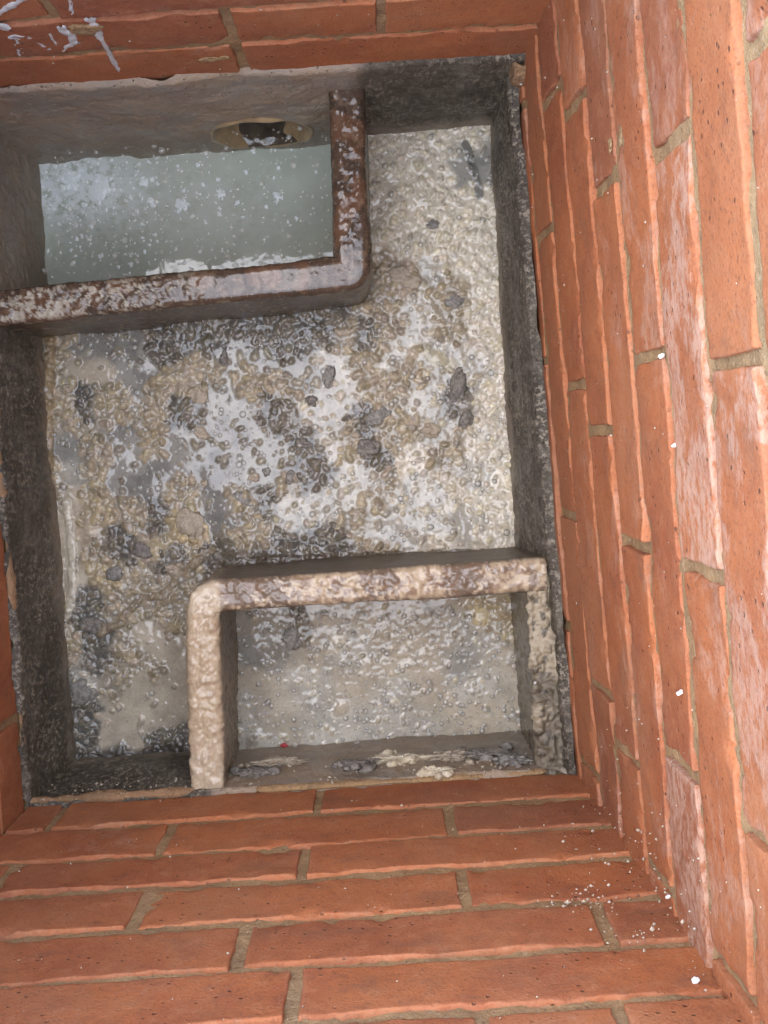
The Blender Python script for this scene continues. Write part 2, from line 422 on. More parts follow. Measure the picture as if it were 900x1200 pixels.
# chalky white paint marks on the back wall (parts of that wall)
def paint_mark(pts, w0):
    P = np.array([at_y(u, v, YT-.0010) for u, v in pts])
    n = 10*(len(P)-1)+1; t = np.linspace(0, len(P)-1, n); i = np.minimum(t.astype(int), len(P)-2); f = (t-i)[:, None]
    c = P[i]*(1-f)+P[i+1]*f
    tg = np.gradient(c, axis=0); tg /= np.linalg.norm(tg, axis=1)[:, None]+1e-9
    side = np.stack([-tg[:, 2], np.zeros(n), tg[:, 0]], -1)
    wd = .62*w0*(1+.45*noise(c[:, 0]*160, c[:, 2]*160, 0, 8))*np.clip(np.minimum(np.arange(n), n-1-np.arange(n))/3+.35, 0, 1)
    V, prof = [], [(-1, .0018), (-.8, .0005), (-.3, .0002), (.3, .0002), (.8, .0005), (1, .0018)]
    for a, dy in prof: V.append(c+side*(a*wd)[:, None]+np.array([0, 1, 0])*dy+np.array([0, 1, 0])*.0009*noise(c[:, :1]*300+a*5, c[:, 2:]*300, 0, 2))
    V = np.stack(V, 1).reshape(-1, 3)
    mesh_obj('paint_mark', V, grid_quads(n, len(prof)), PAINT, wall_back)
for pts, w0 in (([(-6, 20), (8, 12), (20, 5), (34, -4)], .0042), ([(-8, 31), (2, 33), (9, 36)], .0075), ([(11, 46), (18, 43), (22, 47), (24, 66)], .0070),
                ([(16, 43), (30, 43), (40, 49), (50, 54), (60, 58)], .0050), ([(50, 54), (62, 59), (73, 60), (84, 53), (92, 50)], .0066), ([(86, 52), (84, 44), (82, 39)], .0062),
                ([(80, 42), (74, 38), (71, 32)], .0066), ([(66, 53), (61, 46), (58, 40)], .0022), ([(104, 22), (110, 31), (115, 42), (118, 47)], .0058),
                ([(117, 44), (124, 56), (131, 70), (140, 85)], .0038), ([(83, 1), (83, 10), (84, 18)], .0034)):
    paint_mark(pts, w0)

# ------------------------------------------------------------------ rendered lining of the sump below the bricks
PIPE = (-.108, -.126, .0565)                    # x, z, bore radius
lining = thing('chamber_lining', 'dark damp cement render lining the sump below the bricks', 'lining')
def lerp(a, b, t): return a+(b-a)*t
def panel(O, T, N, L, hole=None, lean=0.0, ztop=.0, brown=None, seed=0, rag=.006):
    O, T, N = np.array(O, float), np.array(T, float), np.array(N, float)
    s = np.arange(0, L+.002, .002); z = np.linspace(-.33, ztop, 150)
    S, Z = np.meshgrid(s, z, indexing='ij')
    Z = np.where(Z > ztop-.03, Z+(Z-(ztop-.03))/.03*rag*fbm(S, seed, 0, 22, 4, seed), Z)
    d = .004+(lean(S) if callable(lean) else lean)*np.clip(-Z, 0, .4)+.0024*fbm(S, Z, seed, 16, 4, seed)+.0009*fbm(S, Z, seed, 120, 3, seed+5)
    d *= 1
    top = np.clip((Z-(ztop-.007))/.007, 0, 1); d = lerp(d+.0012, -.0045, top**2)
    keep = np.ones(S.shape, bool)
    if hole:
        hs, hz, R = hole
        ds, dz = S-hs, Z-hz; r = np.hypot(ds, dz)
        keep = r > R-.0004
        band = (r > R-.0004) & (r < R+.004)
        # pull the ring of vertices next to the bore onto it
        S = np.where(band, hs+ds/r*(R+np.maximum(r-R-.002, 0)*2), S); Z = np.where(band, hz+dz/r*(R+np.maximum(r-R-.002, 0)*2), Z)
    P = np.stack([S, Z, d], -1).reshape(-1, 3)
    Wd = O+P[:, :1]*T+P[:, 1:2]*np.array([0, 0, 1.0])+P[:, 2:]*N
    nu, nv = S.shape
    Q = grid_quads(nu, nv, np.dot(np.cross(T, (0, 0, 1)), N) < 0)
    k = keep.ravel(); Q = Q[k[Q].all(1)]
    br = brown(Wd[:, 0], Wd[:, 1], Wd[:, 2]) if brown else np.zeros(len(Wd))
    return mesh_obj('lining_panel', Wd, Q, LINING, lining, extra=br)
back_brown = lambda x, y, z: sstep(.02, -.02, x+.01*noise(x*30, y*30, z*30, 2))
panel((XL, YT, 0), (1, 0, 0), (0, -1, 0), XR-XL, (PIPE[0]-XL, PIPE[1], PIPE[2]), .02, .058, back_brown, 21, .003)
panel((XL, YB, 0), (1, 0, 0), (0, 1, 0), XR+.012-XL, None, .0, .004, lambda x, y, z: 1.0*sstep(-.21, -.18, x), 22)
panel((XL, YB, 0), (0, 1, 0), (1, 0, 0), YT-YB, None, .03, .006, lambda x, y, z: .75*sstep(.12, .17, y), 23)
panel((RW_X0-.0040, YB, 0), (-math.sin(RW_YAW), math.cos(RW_YAW), 0), (-math.cos(RW_YAW), -math.sin(RW_YAW), 0), YT-YB, None, lambda q: .15-.14*q/.7, .012, None, 24, .001)

def ridge(name, pts, w, h, mat, parent=None, seed=0, embed=.004, lump=.35, step=.0025):
    # a rough trowelled bead of material following a line
    P = np.array(pts, float); seg = np.linalg.norm(np.diff(P, axis=0), axis=1); cum = np.concatenate([[0], np.cumsum(seg)])
    n = max(4, int(cum[-1]/step)); t = np.linspace(0, cum[-1], n)
    c = np.stack([np.interp(t, cum, P[:, k]) for k in range(3)], -1)
    tg = np.gradient(c, axis=0); tg /= np.linalg.norm(tg, axis=1)[:, None]
    sd = np.stack([-tg[:, 1], tg[:, 0], 0*t], -1)
    m = 14; a = np.linspace(0, math.pi, m)
    nz = 1+lump*fbm(c[:, 0], c[:, 1], seed, 28, 4, seed)
    endf = np.clip(np.minimum(t, cum[-1]-t)/.006, .05, 1)**.5
    V = []
    for k in range(m):
        V.append(c+sd*(math.cos(a[k])*w/2*nz*endf)[:, None]+np.array([0, 0, 1.0])*(math.sin(a[k])*h*nz*endf-embed)[:, None])
    V = np.stack(V, 1)
    V = V+(noise(V[..., 0]*160, V[..., 1]*160, V[..., 2]*160, seed)[..., None])*np.array([.6, .6, 1])*min(w, h)*.16
    return mesh_obj(name, V.reshape(-1, 3), grid_quads(n, m, True), mat, parent)
ridge('mortar_fillet', [(-.388, -.352, .0), (-.21, -.353, .0)], .009, .006, FILLET, lining, 1, lump=.8)
ridge('mortar_fillet', [(-.15, -.354, .003), (.05, -.355, .002), (.15, -.355, .0)], .007, .006, MORTAR, lining, 6)
ridge('mortar_fillet', [(-.386, -.355, .0), (-.383, -.15, .0), (-.384, .06, .0)], .007, .006, FILLET, lining, 2, lump=.8)



def smear(parent, p, dims, mat, seed, name='mortar_smear'):
    bm = bmesh.new(); bmesh.ops.create_icosphere(bm, subdivisions=4, radius=1.0)
    P = np.array([w.co[:] for w in bm.verts]); F = np.array([[w.index for w in f.verts] for f in bm.faces]); bm.free()
    d = 1+.45*noise(P[:, 0]*1.2+seed*5.3, P[:, 1]*1.2, P[:, 2]*1.2, seed)+.12*noise(P[:, 0]*4+seed*5.3, P[:, 1]*4, P[:, 2]*4, seed)
    mesh_obj(name, P*d[:, None]*np.array(dims)+np.array(p), None, mat, parent, tris=F)
smear(wall_right, on_right(729, 153, .0005), (.0022, .011, .009), MORTAR, 3)
smear(wall_right, on_right(715, 170, .0005), (.0012, .004, .004), MORTAR, 4)
smear(wall_back, at_y(247, 70, YT-.0005), (.010, .0016, .006), MORTAR, 5)
smear(wall_back, at_y(262, 68, YT-.0005), (.006, .0014, .004), MORTAR, 6)
smear(wall_back, at_y(100, 35, YT-.0005), (.012, .0018, .012), MORTAR, 7)
smear(lining, (.156, .336, .028), (.010, .009, .030), FILLET, 10, 'mortar_patch')
# inlet pipe in the back lining
pipe = thing('inlet_pipe', 'tan pipe mouth in the back of the tank, dark sewage in its bottom', 'pipe', (PIPE[0], YT, PIPE[1]))
def tube(name, r0, r1, y0, y1, mat, parent, n=72, m=14, close=False):
    a = np.linspace(0, 2*math.pi, n+1); V = []
    for (r, y) in ((r1, y1), (r1, y0), (r0, y0), (r0, y1)):
        V.append(np.stack([r*np.cos(a), np.full(n+1, y), r*np.sin(a)], -1))
    V = np.stack(V, 1); V[:, 1:3, 1] += (.0012*np.sin(a*3)+.001*np.cos(a*7))[:, None]
    o = mesh_obj(name, V.reshape(-1, 3), grid_quads(n+1, 4), mat, parent); return o
tube('bore', PIPE[2]-.0035, PIPE[2]+.0004, -.0105, .30, PVC, pipe)
def disc_back():
    a = np.linspace(0, 2*math.pi, 49)[:-1]; r = PIPE[2]
    V = np.concatenate([[(0, .298, 0)], np.stack([r*np.cos(a), np.full(48, .298), r*np.sin(a)], -1)])
    T = [(0, 1+i, 1+(i+1) % 48) for i in range(48)]
    mesh_obj('far_end', V, None, STREAM, pipe, tris=T)
disc_back()
def stream():
    th = np.linspace(-.52, .52, 60); y = np.linspace(-.010, .28, 140)
    TH, Yy = np.meshgrid(th, y, indexing='ij')
    edge = np.clip(1-(np.abs(TH)/.52)**2, 0, 1)
    hgt = .0040*edge+.004*edge*np.clip(fbm(TH*.05, Yy, 3, 40, 3, 3)+.2, 0, 1)
    TH = TH*(1+.30*fbm(Yy, TH*.02, 2, 55, 3, 8)+.1*np.sign(TH))
    r = PIPE[2]-.0037-hgt
    V = np.stack([PIPE[0]+r*np.sin(TH), YT+Yy, PIPE[1]-r*np.cos(TH)], -1).reshape(-1, 3)
    tag(mesh_obj('sewage_trickle', V, grid_quads(60, 140), STREAM), 'dark wet sewage trickling along the bottom of the pipe', 'sewage', kind='stuff')
stream()

# ------------------------------------------------------------------ partitions
def sweep(name, path, width, ztop, zbot, colour_fn, mat, round_r=.008, corner=.012, lump=.003, seed=0, step=.0016, lfreq=75, batter=0.0):
    # path: plan polyline, corners rounded, profile = flat-topped wall with rounded shoulders
    P = [np.array(p, float) for p in path]; pts = [P[0]]
    for a, b, c in zip(P[:-2], P[1:-1], P[2:]):
        u, v = (a-b)/np.linalg.norm(a-b), (c-b)/np.linalg.norm(c-b)
        for t in np.linspace(0, 1, 12): pts.append((1-t)**2*(b+u*corner)+2*t*(1-t)*b+t*t*(b+v*corner))
    pts.append(P[-1]); pts = np.array(pts)
    cum = np.concatenate([[0], np.cumsum(np.linalg.norm(np.diff(pts, axis=0), axis=1))])
    n = int(cum[-1]/step); t = np.linspace(0, cum[-1], n)
    c = np.stack([np.interp(t, cum, pts[:, k]) for k in range(2)], -1)
    tg = np.gradient(c, axis=0); tg /= np.linalg.norm(tg, axis=1)[:, None]; sd = np.stack([-tg[:, 1], tg[:, 0]], -1)
    h = width/2; prof = []
    for z in np.linspace(zbot, ztop-round_r, 70): prof.append((-h-batter*(ztop-z), z, -1, 0))
    for a in np.linspace(0, math.pi/2, 9)[1:]: prof.append((-h+round_r*(1-math.cos(a)), ztop-round_r+round_r*math.sin(a), -math.cos(a), math.sin(a)))
    for x in np.linspace(-h+round_r, h-round_r, 16)[1:-1]: prof.append((x, ztop, 0, 1))
    for a in np.linspace(math.pi/2, 0, 9)[:-1]: prof.append((h-round_r*(1-math.cos(a)), ztop-round_r+round_r*math.sin(a), math.cos(a), math.sin(a)))
    for z in np.linspace(ztop-round_r, zbot, 70): prof.append((h+batter*(ztop-z), z, 1, 0))
    pr = np.array(prof); m = len(pr)
    X = c[:, None, 0]+sd[:, None, 0]*pr[None, :, 0]; Y = c[:, None, 1]+sd[:, None, 1]*pr[None, :, 0]; Z = np.broadcast_to(pr[None, :, 1], X.shape).copy()
    nx = sd[:, None, 0]*pr[None, :, 2]; ny = sd[:, None, 1]*pr[None, :, 2]; nz = np.broadcast_to(pr[None, :, 3], X.shape)
    D = .0022*fbm(X, Y, Z, 14, 3, seed)
    col_, gl, amp = colour_fn(X, Y, Z, nz)
    lumps = np.clip(fbm(X, Y, Z, lfreq, 3, seed+9, .6)+.05, -.3, 1)
    D = D+lump*amp*lumps
    X = X+nx*D; Y = Y+ny*D; Z = Z+nz*D
    V = np.stack([X, Y, Z], -1).reshape(-1, 3)
    return mesh_obj(name, V, grid_quads(n, m, True), mat, colour=col_.reshape(-1, 3), rough=gl.ravel())
def lerp(a, b, t): return a+(b-a)*t
def A(*c): return np.array(c, float)
def col_inlet(X, Y, Z, nz):
    n1 = fbm(X, Y, Z, 30, 4, 3); n2 = fbm(X, Y, Z, 260, 3, 8, .7)
    c = lerp(A(.075, .050, .037), A(.050, .038, .030), sstep(-.3, .4, n1)[..., None])
    c = lerp(c, A(.17, .085, .05), (sstep(.2, .7, n1)*.5)[..., None])
    top = sstep(.4, .9, nz)
    left = sstep(-.12, -.25, X)                                     # grey-white crust towards the left end
    crust = top*left*sstep(.15, .50, n2+.35*n1)
    c = lerp(c, A(.40, .37, .31), (crust*.8)[..., None])
    c = lerp(c, A(.17, .115, .08), (top*sstep(.25, .65, fbm(X, Y, Z, 170, 3, 44))*.6)[..., None])
    deep = (1-top)*sstep(-.03, -.06, Z)
    c = lerp(c, A(.105, .085, .065), (deep*.8)[..., None])
    sp = (1-top)*sstep(.35, .6, fbm(X, Y, Z, 200, 2, 5))
    c = lerp(c, A(.30, .25, .18), (sp*.5)[..., None])
    smooth = top*sstep(-.22, -.10, X)*sstep(.215, .18, Y)
    gl = top*(.86+.14*smooth)*(1-.45*crust)+(1-top)*.5
    amp = .32+1.0*crust+.30*top*sstep(.18, .215, Y)-.18*smooth
    return c, gl, amp
inlet = sweep('inlet_partition', [(-.0105, .358), (-.0165, .163), (-.392, .150)], .035, -.004, -.32, col_inlet, PARTN, .0085, .004, .0021, 41, lfreq=190)
tag(inlet, 'glossy wet brown concrete partition wrapping the water tank', 'partition')
def col_basin(X, Y, Z, nz):
    n1 = fbm(X, Y, Z, 26, 4, 13); n2 = fbm(X, Y, Z, 190, 3, 18, .7)
    top = sstep(.15, .7, nz)
    leg = sstep(-.165, -.185, X)
    brown = lerp(A(.17, .125, .095), A(.25, .185, .14), sstep(-.3, .4, n1)[..., None])
    cream = lerp(A(.56, .47, .365), A(.47, .375, .27), sstep(-.3, .4, n1+.5*n2)[..., None])
    cov = np.clip(top*(leg+(1-leg)*sstep(-.25, .30, n1*.8+n2*.7))+leg*(nz > -.1)*.9*sstep(-.02, -.004, Z), 0, 1)
    side = lerp(A(.12, .094, .07), A(.34, .285, .215), (leg*sstep(-.6, .2, n2))[..., None])
    base = lerp(side, brown, top[..., None])
    red = sstep(-.012, -.0, Z)*(1-top)
    base = lerp(base, A(.22, .145, .10), (red*.6)[..., None])
    c = lerp(base, cream, (cov*.88)[..., None])
    c = lerp(c, A(.20, .13, .09), (top*(1-.6*leg)*sstep(.3, .7, fbm(X, Y, Z, 140, 3, 45))*.7)[..., None])
    gl = top*.74+(1-top)*.35
    return c, gl, .25+top*(.55+.35*leg)+(1-top)*leg*.5
basin = sweep('basin_partition', [(.160, -.152), (-.192, -.1525), (-.2005, -.358)], .033, -.004, -.32, col_basin, PARTN, .008, .020, .0021, 51, lfreq=130, batter=.0)
tag(basin, 'cream grease-coated L-shaped concrete partition around the small lower basin', 'partition')
# basin cheek: cement haunch along the right brick wall with a crumbly beige top
def col_cheek(X, Y, Z, nz):
    n1 = fbm(X, Y, Z, 40, 4, 23); n2 = fbm(X, Y, Z, 170, 3, 28)
    top = sstep(.1, .6, nz)
    c = lerp(A(.17, .145, .11), A(.115, .098, .075), sstep(-.3, .4, n1)[..., None])
    c = lerp(c, A(.37, .315, .235), (top*sstep(-.45, .25, n1*.6+.4*n2+.35*sstep(-.28, -.2, Y)-.2))[..., None])
    c = lerp(c, A(.05, .042, .035), (top*sstep(.35, .6, n2)*.8)[..., None])
    return c, .35+0*X+.3*(1-top), .35+top*.9
cheek = sweep('basin_cheek', [(.1595, -.362), (.1575, -.245), (.1545, -.140)], .034, -.006, -.32, col_cheek, PARTN, .006, .01, .0040, 61, lfreq=140)
tag(cheek, 'crumbly beige cement haunch between the small basin and right brick wall', 'cement haunch')

# ------------------------------------------------------------------ water in the tank
def water():
    x = np.arange(-.39, -.012, .0016); y = np.arange(.15, .352, .0016)
    X, Y = np.meshgrid(x, y, indexing='ij')
    Z = Z_WA+.00025*fbm(X, Y, 0, 12, 2, 3)
    c = at_z(80, 305, Z_WA); r = np.hypot(X-c[0], (Y-c[1]))
    Z = Z+.00035*np.sin(r*2*math.pi/.0125)*np.exp(-r/.028)
    for u, v, a in ((170, 318, .0008), (320, 195, .0006), (252, 312, .0006)):
        c = at_z(u, v, Z_WA); r = np.hypot(X-c[0], Y-c[1]); Z += a*np.exp(-(r/.008)**2)
    edge = np.minimum(X-XL-.012, YT-.008-Y)
    Z = Z+.0007*np.exp(-np.clip(edge, 0, 1)/.0030)
    U, Vv = to_px(X, Y, Z)
    film = np.clip(np.exp(-((U-75)/55)**2-((Vv-215)/42)**2)*1.2+np.exp(-((U-130)/70)**2-((Vv-225)/55)**2)*.35+.22*np.exp(-((U-250)/90)**2-((Vv-250)/50)**2), 0, 1)
    o = mesh_obj('tank_water', np.stack([X, Y, Z], -1).reshape(-1, 3), grid_quads(*X.shape), WATER, extra=film.ravel())
    tag(o, kind='structure')
water()

def blob_disc(cx, cy, z, r, h, seed, n=18, irr=.45):
    a = np.linspace(0, 2*math.pi, n, endpoint=False)
    rr = r*(1+irr*noise(np.cos(a)*1.3+seed*3.7, np.sin(a)*1.3, seed*.37, 2)+.5*irr*noise(np.cos(a)*3+seed*1.7, np.sin(a)*3, seed*.9, 4))
    V = [(cx, cy, z+h)]
    for k, hh in ((.62, .85), (1.0, -.25)):
        for i in range(n): V.append((cx+rr[i]*k*math.cos(a[i]), cy+rr[i]*k*math.sin(a[i]), z+h*hh))
    T = [(0, 1+i, 1+(i+1) % n) for i in range(n)]
    for i in range(n):
        j = (i+1) % n; T += [(1+i, 1+n+i, 1+n+j), (1+i, 1+n+j, 1+j)]
    return np.array(V), np.array(T)
def join(parts):
    V, T, o = [], [], 0
    for v, t in parts: V.append(v); T.append(t+o); o += len(v)
    return np.concatenate(V), np.concatenate(T)
def flakes():
    parts = []
    for i in range(560):
        for _ in range(20):
            u, v = rnd.uniform(46, 384), rnd.uniform(172, 325)
            dens = .16+.84*math.exp(-((u-90)/60)**2-((v-225)/55)**2)+.25*math.exp(-((u-150)/120)**2-((v-240)/60)**2)
            if rnd.random() < dens: break
        p = at_z(u, v, Z_WA); r = min(.0028, .0005+rnd.expovariate(1/.0007))
        parts.append(blob_disc(p[0], p[1], Z_WA+.0004, r, .0005, i, 9, .7))
    V, T = join(parts)
    tag(mesh_obj('scum_flakes', V, None, FLAKE, tris=T), 'small white scum flakes scattered on the tank water', 'scum', kind='stuff')
flakes()
for u, v, r, lab in ((122, 219, .0115, 'largest pale scum patch floating on the tank water'), (168, 213, .0052, 'small triangular white scum flake right of the largest patch'),
                     (213, 240, .0062, 'lacy white scum patch near the middle of the tank water'), (82, 213, .0105, 'long white scum patch near the tank left corner'),
                     (258, 228, .0052, 'white scum fleck right of the lacy patch on the water'), (325, 232, .0056, 'pale scum patch at the right side of the tank water')):
    p = at_z(u, v, Z_WA)
    parts = [blob_disc(p[0], p[1], Z_WA+.0006, r, .0009, u*7.1, 26, .75)]
    for q in range(7):
        an = rnd.uniform(0, 6.28); parts.append(blob_disc(p[0]+r*.95*math.cos(an), p[1]+r*.95*math.sin(an), Z_WA+.0006, r*rnd.uniform(.15, .4), .0007, u+q*3.3, 10, .7))
    V, T = join(parts)
    tag(mesh_obj('scum_patch', V, None, FLAKE, tris=T, origin=(p[0], p[1], Z_WA)), lab, 'scum', 'floating scum patches')

# ------------------------------------------------------------------ sludge surfaces
CLS = 'PTDGWSY'
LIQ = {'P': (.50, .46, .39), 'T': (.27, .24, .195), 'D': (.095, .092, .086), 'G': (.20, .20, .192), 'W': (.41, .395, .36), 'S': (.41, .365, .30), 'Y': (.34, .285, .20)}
LMP = {'P': (.52, .465, .38), 'T': (.34, .285, .21), 'D': (.165, .145, .12), 'G': (.28, .25, .205), 'W': (.44, .395, .325), 'S': (.40, .345, .275), 'Y': (.41, .335, .22)}
DEN = {'P': .9, 'T': .95, 'D': .9, 'G': .24, 'W': .42, 'S': .10, 'Y': .9}
GLS = {'P': .82, 'T': .80, 'D': .92, 'G': 1.0, 'W': .93, 'S': .8, 'Y': .75}
CRU = {'P': .9, 'T': 1.0, 'D': .9, 'G': .06, 'W': .4, 'S': .25, 'Y': 1.0}
CTRL = [(500, 160, 'P'), (460, 190, 'P'), (545, 170, 'P'), (500, 220, 'P'), (565, 240, 'P'), (455, 260, 'P'), (520, 275, 'P'), (565, 310, 'P'), (475, 300, 'P'), (500, 330, 'W'), (455, 335, 'T'),
        (475, 330, 'T'), (530, 352, 'T'), (565, 365, 'P'), (450, 370, 'T'), (495, 375, 'W'), (530, 385, 'T'), (575, 410, 'P'), (555, 192, 'G'), (548, 178, 'G'),
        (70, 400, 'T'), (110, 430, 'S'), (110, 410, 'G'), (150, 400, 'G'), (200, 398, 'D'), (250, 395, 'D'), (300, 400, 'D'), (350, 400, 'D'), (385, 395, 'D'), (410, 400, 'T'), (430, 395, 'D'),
        (160, 440, 'G'), (190, 470, 'T'), (140, 470, 'T'), (100, 470, 'D'), (75, 480, 'T'), (60, 450, 'T'), (230, 440, 'T'), (220, 480, 'D'), (255, 460, 'G'), (270, 490, 'G'), (260, 520, 'G'),
        (250, 550, 'G'), (280, 540, 'G'), (300, 510, 'G'), (320, 530, 'G'), (240, 585, 'G'), (225, 540, 'G'), (310, 560, 'G'), (260, 600, 'G'), (330, 450, 'T'), (310, 430, 'G'), (350, 440, 'G'), (290, 450, 'T'), (275, 420, 'G'), (325, 480, 'D'),
        (345, 500, 'D'), (360, 480, 'W'), (365, 520, 'D'), (290, 590, 'T'), (310, 590, 'D'), (340, 570, 'T'), (340, 600, 'W'), (370, 560, 'D'), (370, 600, 'W'), (390, 430, 'W'), (400, 470, 'W'), (385, 520, 'W'), (420, 440, 'T'),
        (445, 410, 'T'), (460, 420, 'W'), (450, 450, 'T'), (430, 500, 'D'), (440, 530, 'D'), (410, 520, 'T'), (465, 500, 'T'), (420, 560, 'W'), (440, 580, 'T'), (395, 580, 'W'), (485, 440, 'T'), (500, 470, 'W'), (505, 505, 'W'),
        (490, 540, 'P'), (520, 420, 'W'), (555, 430, 'W'), (540, 470, 'D'), (575, 470, 'P'), (570, 520, 'P'), (530, 530, 'T'), (535, 580, 'P'), (560, 560, 'W'), (590, 590, 'P'), (500, 580, 'W'), (475, 600, 'W'), (490, 620, 'W'),
        (540, 620, 'W'), (580, 635, 'P'), (450, 625, 'W'), (520, 645, 'P'), (420, 620, 'T'), (400, 640, 'D'), (370, 635, 'D'), (340, 640, 'D'), (300, 630, 'T'), (300, 650, 'D'), (260, 640, 'D'), (440, 650, 'T'),
        (75, 530, 'G'), (80, 560, 'W'), (82, 600, 'S'), (84, 640, 'S'), (83, 680, 'S'), (110, 520, 'T'), (110, 560, 'T'), (105, 600, 'Y'), (140, 520, 'G'), (140, 560, 'G'), (170, 520, 'T'), (180, 560, 'G'), (150, 600, 'T'),
        (185, 600, 'D'), (215, 600, 'Y'), (225, 620, 'Y'), (215, 580, 'T'), (110, 640, 'T'), (140, 640, 'D'), (170, 640, 'T'), (200, 650, 'D'), (120, 670, 'Y'), (150, 680, 'T'), (110, 700, 'D'), (105, 735, 'D'), (70, 740, 'T'),
        (80, 770, 'T'), (140, 710, 'T'), (175, 690, 'T'), (210, 670, 'T'), (180, 740, 'S'), (195, 760, 'S'), (200, 720, 'T'), (150, 760, 'T'), (110, 770, 'D'), (130, 790, 'T'), (95, 810, 'G'), (90, 840, 'D'), (105, 790, 'W'), (160, 800, 'S'),
        (200, 800, 'S'), (150, 840, 'S'), (190, 840, 'S'), (140, 870, 'S'), (200, 865, 'D'), (180, 780, 'T'), (60, 650, 'Y'), (62, 700, 'Y'), (63, 600, 'T'), (60, 560, 'T'), (80, 880, 'D'), (60, 820, 'D')]
BCTRL = [(343, 745, 'D'), (310, 760, 'G'), (300, 800, 'S'), (320, 740, 'S'), (360, 760, 'S'), (330, 830, 'S'), (300, 850, 'W'), (400, 760, 'W'), (420, 800, 'S'), (460, 740, 'S'), (500, 760, 'S'), (450, 830, 'W'),
         (520, 740, 'S'), (560, 750, 'W'), (585, 730, 'Y'), (590, 780, 'S'), (560, 800, 'W'), (500, 820, 'S'), (560, 850, 'S'), (480, 855, 'W'), (400, 850, 'W'), (360, 820, 'W'), (420, 725, 'S'), (545, 755, 'G'), (380, 730, 'S'), (590, 845, 'S')]
def sludge(name, x0, x1, y0, y1, z, ctrl, step, nl, sig, seed, rscale=1.0, smooth=1, hs=1.0):
    x = np.arange(x0, x1, step); y = np.arange(y0, y1, step)
    X, Y = np.meshgrid(x, y, indexing='ij')
    U, V = to_px(X, Y, np.full_like(X, z))
    Uw = U+11*fbm(X, Y, 0, 28, 3, seed)+4*noise(X*130, Y*130, 0, seed+2); Vw = V+11*fbm(X, Y, 5, 28, 3, seed+1)+4*noise(X*130, Y*130, 7, seed+3)
    ws = {c: np.full(X.shape, 1e-9) for c in CLS}
    for (u, v, c) in ctrl:
        ws[c] = np.maximum(ws[c], np.exp(-((Uw-u)**2+(Vw-v)**2)/(2*sig*sig)))
    W = np.stack([ws[c] for c in CLS], -1)**3.0; W /= W.sum(-1, keepdims=True)
    hard = W.argmax(-1)
    f = lambda d: sum(W[..., i]*d[c] for i, c in enumerate(CLS))
    fc = lambda d: sum(W[..., i:i+1]*np.array(d[c]) for i, c in enumerate(CLS))
    Hh = .0009*fbm(X, Y, 0, 18, 3, seed+4)
    base = fc(LIQ); gl = f(GLS); cru = f(CRU)
    clr = base*(1+.18*fbm(X, Y, 3, 50, 4, seed+5)[..., None])
    milky = sstep(-.1, .5, fbm(X, Y, 9, 40, 4, seed+6))*W[..., CLS.index('G')]
    clr = lerp(clr, np.array([.30, .295, .275]), (milky*.7)[..., None])
    lumpH = np.zeros_like(X); lumpC = np.zeros(X.shape+(3,)); lumpM = np.zeros_like(X); ring = np.zeros_like(X)
    r_ = np.random.default_rng(seed)
    nx, ny = X.shape
    for k in range(nl):
        i, j = int(r_.integers(nx)), int(r_.integers(ny)); c = CLS[hard[i, j]]
        q = r_.random(3)
        if q[0] > DEN[c]: continue
        R = (.0009+.0054*q[1]**3.0)*rscale*(.8 if c == 'P' else 1.1 if c in 'TY' else .9)
        raft = q[1] > .9985
        if raft: R *= 2.5
        n = int(R*1.7/step)+2
        a, b, d, e = max(0, i-n), min(nx, i+n+1), max(0, j-n), min(ny, j+n+1)
        dx, dy = X[a:b, d:e]-X[i, j], Y[a:b, d:e]-Y[i, j]
        ang = r_.random()*3.14; el = .7+.3*r_.random(); ca, sa = math.cos(ang), math.sin(ang)
        rr = np.hypot((dx*ca+dy*sa)*el, (-dx*sa+dy*ca)/el)*(1+.30*noise(dx/R*1.1+k, dy/R*1.1, k*.31, 5)+.07*noise(dx/R*2.8+k, dy/R*2.8, k*.17, 6))
        t = rr/R
        dome = np.clip(1-t*t, 0, 1)**.92*R*((.10+.10*q[2]) if raft else (.34+.34*q[2]))
        w = lumpH[a:b, d:e]
        win = dome > w
        lumpH[a:b, d:e] = np.where(win, dome+.35*np.minimum(w, dome), w)
        tint = np.array(LMP[c])*((.85+.3*r_.random()) if c == 'P' else (.68+.55*r_.random()))*np.array([1, .97+.06*r_.random(), .9+.18*r_.random()])
        lumpC[a:b, d:e] = np.where((win & (t < 1))[..., None], tint, lumpC[a:b, d:e])
        m = sstep(1.03, .70, t); lumpM[a:b, d:e] = np.maximum(lumpM[a:b, d:e], m)
        rg = np.exp(-((t-1.05)/.13)**2); ring[a:b, d:e] = np.maximum(ring[a:b, d:e], rg*(r_.random()*.9))
    crust = fbm(X, Y, 2, 150, 3, seed+8, .6)
    Hh = Hh+lumpH*(1+.12*crust*cru)*hs
    Hh = Hh+cru*np.clip(fbm(X, Y, 1, 60, 3, seed+12), -.3, 1)*.0014+cru*crust*.00045
    clr = lerp(clr, lumpC*(1+.25*crust[..., None]), (lumpM*.9)[..., None])
    ring *= (1-lumpM)*(.25+.75*np.clip(W[..., CLS.index('W')]+W[..., CLS.index('P')]+.5*W[..., CLS.index('T')]+.35*W[..., CLS.index('D')], 0, 1))
    clr = lerp(clr, np.array([.74, .71, .64]), (ring*.9)[..., None])
    Hh = Hh+ring*.0005
    gl = gl*(1-.22*lumpM*np.clip(cru, 0, 1))
    for _ in range(smooth):
        Hh[1:-1, 1:-1] = .5*Hh[1:-1, 1:-1]+.125*(Hh[2:, 1:-1]+Hh[:-2, 1:-1]+Hh[1:-1, 2:]+Hh[1:-1, :-2])
    return X, Y, Hh, clr, gl, W, U, V
